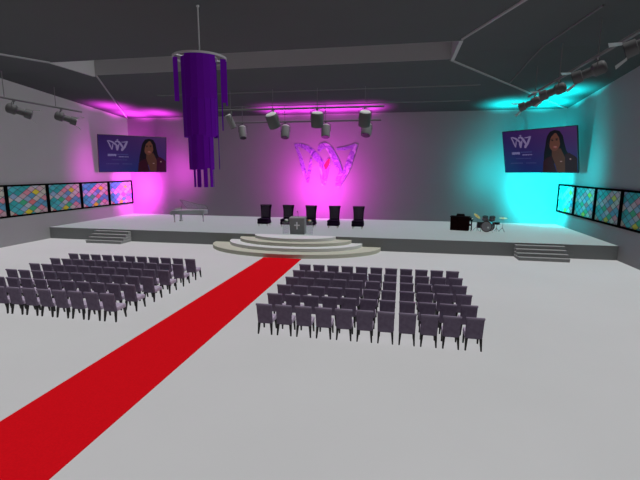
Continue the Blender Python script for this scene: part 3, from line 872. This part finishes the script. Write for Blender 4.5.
def cymbal(x, y, h, r, tilt, m, label):
    t = thing('cymbal_stand', label, 'cymbal', (x, y, ST_Z), 0, gk)
    d = V((math.sin(tilt), -.45 * abs(tilt) - .10, math.cos(tilt))).normalized()
    b = BM(); lathe(b, V((0, 0, h)) - d * .03, d, [(0, r), (.006, r), (.03, r * .25), (.06, r * .2), (.07, .02)], 24); obj('cymbal', b, m, t, True)
    b = BM(); cyl(b, (0, 0, .2), (0, 0, h + .03), .014, None, 8)
    obj('pole', b, M['chrome'], t)
    for k in range(3):
        a = k * 2 * PI / 3 - PI / 2 + .3; b = BM(); cyl(b, (0, 0, .32), (.26 * math.cos(a), .26 * math.sin(a), .012), .014, None, 6); obj('leg', b, M['chrome'], t)
cymbal(12.08, 31.25, 1.09, .27, .62, M['brass'], 'tilted brass cymbal on a stand at the left of the drum kit')
cymbal(13.80, 31.15, 1.00, .27, -.02, M['brass_pale'], 'flat pale cymbal on a stand at the right of the drum kit')

# ------------------------------------------------------------------ light
def lamp(kind, name, loc, energy, col, **kw):
    l = bpy.data.lights.new(name, kind); l.energy = energy; l.color = col
    o = bpy.data.objects.new(name, l); o.location = loc; link(o)
    for k, v in kw.items():
        setattr(l, k, v)
    return o
s = lamp('SUN', 'hall_key_light', (8, 10, 9), 2.3, (1.0, 1.0, 1.0), angle=math.radians(10))
s.rotation_euler = V((-.33, 0.0, -1)).to_track_quat('-Z', 'Y').to_euler()
s.data.use_shadow = False
MG = (1.0, 0.045, 0.88); CYA = (0.0, 0.95, 1.0)
def spot(name, loc, d, energy, col, deg, soft=.25):
    o = lamp('SPOT', name, loc, energy, col)
    o.rotation_euler = V(d).to_track_quat('-Z', 'Y').to_euler()
    o.data.spot_size = math.radians(deg); o.data.spot_blend = 1.0; o.data.shadow_soft_size = soft
    return o
def soft_falloff(o):
    """gentler distance falloff of a diffused wash lamp"""
    l = o.data; l.use_nodes = True; nt = l.node_tree
    em = nt.nodes['Emission']; lf = nt.nodes.new('ShaderNodeLightFalloff'); lf.inputs['Strength'].default_value = 1.0
    nt.links.new(lf.outputs['Linear'], em.inputs['Strength'])
soft_falloff(spot('magenta_wash_centre', (-.2, 34.1, 3.5), (0, 1, .08), 560, MG, 168))
soft_falloff(spot('magenta_wash_left', (-17.0, 34.5, 3.3), (-.75, 1, .10), 760, MG, 168))
soft_falloff(spot('cyan_wash_right', (16.9, 34.3, 3.3), (.5, 1, .10), 900, CYA, 170))
soft_falloff(spot('magenta_fill_back_wall', (-13.3, 34.4, 4.9), (-.35, 1, 0), 150, MG, 156))  # wall lamps added to widen the corner glow past the screens
soft_falloff(spot('magenta_fill_side_wall', (-16.2, 30.6, 5.0), (-1, .55, 0), 170, MG, 150))
soft_falloff(spot('cyan_fill_back_wall', (13.7, 34.2, 4.9), (.25, 1, 0), 130, CYA, 160))
soft_falloff(spot('cyan_fill_side_wall', (16.2, 30.6, 5.0), (1, .55, 0), 150, CYA, 150))
def ceiling_fill(name, loc, e, col):  # added bare lamp without a fixture, brightens the ceiling glow
    o = spot(name, loc, (0, .05, 1), e, col, 134, .15); o.data.spot_blend = .8; soft_falloff(o)
for x in (-3.6, -1.2, 1.2, 3.6):
    ceiling_fill('magenta_ceiling_fill', (x, 34.6, 8.75), 900, MG)
for x, y, e in ((-17.2, 34.7, 1500), (-17.1, 31.9, 900), (-14.6, 34.7, 1000)):
    ceiling_fill('magenta_corner_fill', (x, y, zroof(y) - 1.3), e * .7, MG)
for x, y, e in ((17.1, 34.6, 2200), (17.1, 31.6, 1500), (14.4, 34.6, 1500)):
    ceiling_fill('cyan_corner_fill', (x, y, zroof(y) - 1.3), e * .6, CYA)

w = bpy.data.worlds.new('world'); SC.world = w; w.use_nodes = True
w.node_tree.nodes['Background'].inputs['Color'].default_value = (0.02, 0.02, 0.02, 1)

# ------------------------------------------------------------------ camera
yaw, pitch, roll, F = 0.1926, 0.1653, 0.0031, 417.5
f = V((-math.sin(yaw) * math.cos(pitch), math.cos(yaw) * math.cos(pitch), -math.sin(pitch)))
r = V((math.cos(yaw), math.sin(yaw), 0)); u = r.cross(f)
r2 = r * math.cos(roll) + u * math.sin(roll); u2 = u * math.cos(roll) - r * math.sin(roll)
cam = bpy.data.cameras.new('camera'); cam.sensor_width = 36; cam.lens = 36 * F / 640; cam.clip_end = 200
co = bpy.data.objects.new('camera', cam)
mw = Matrix((r2, u2, -f)).transposed().to_4x4(); mw.translation = V((6.745, 0, 5.1))
co.matrix_world = mw; link(co); SC.camera = co
vs_ = SC.view_settings
vs_.view_transform = 'Standard'; vs_.look = 'None'; vs_.gamma = 1.0; vs_.exposure = 0.0; vs_.use_curve_mapping = False
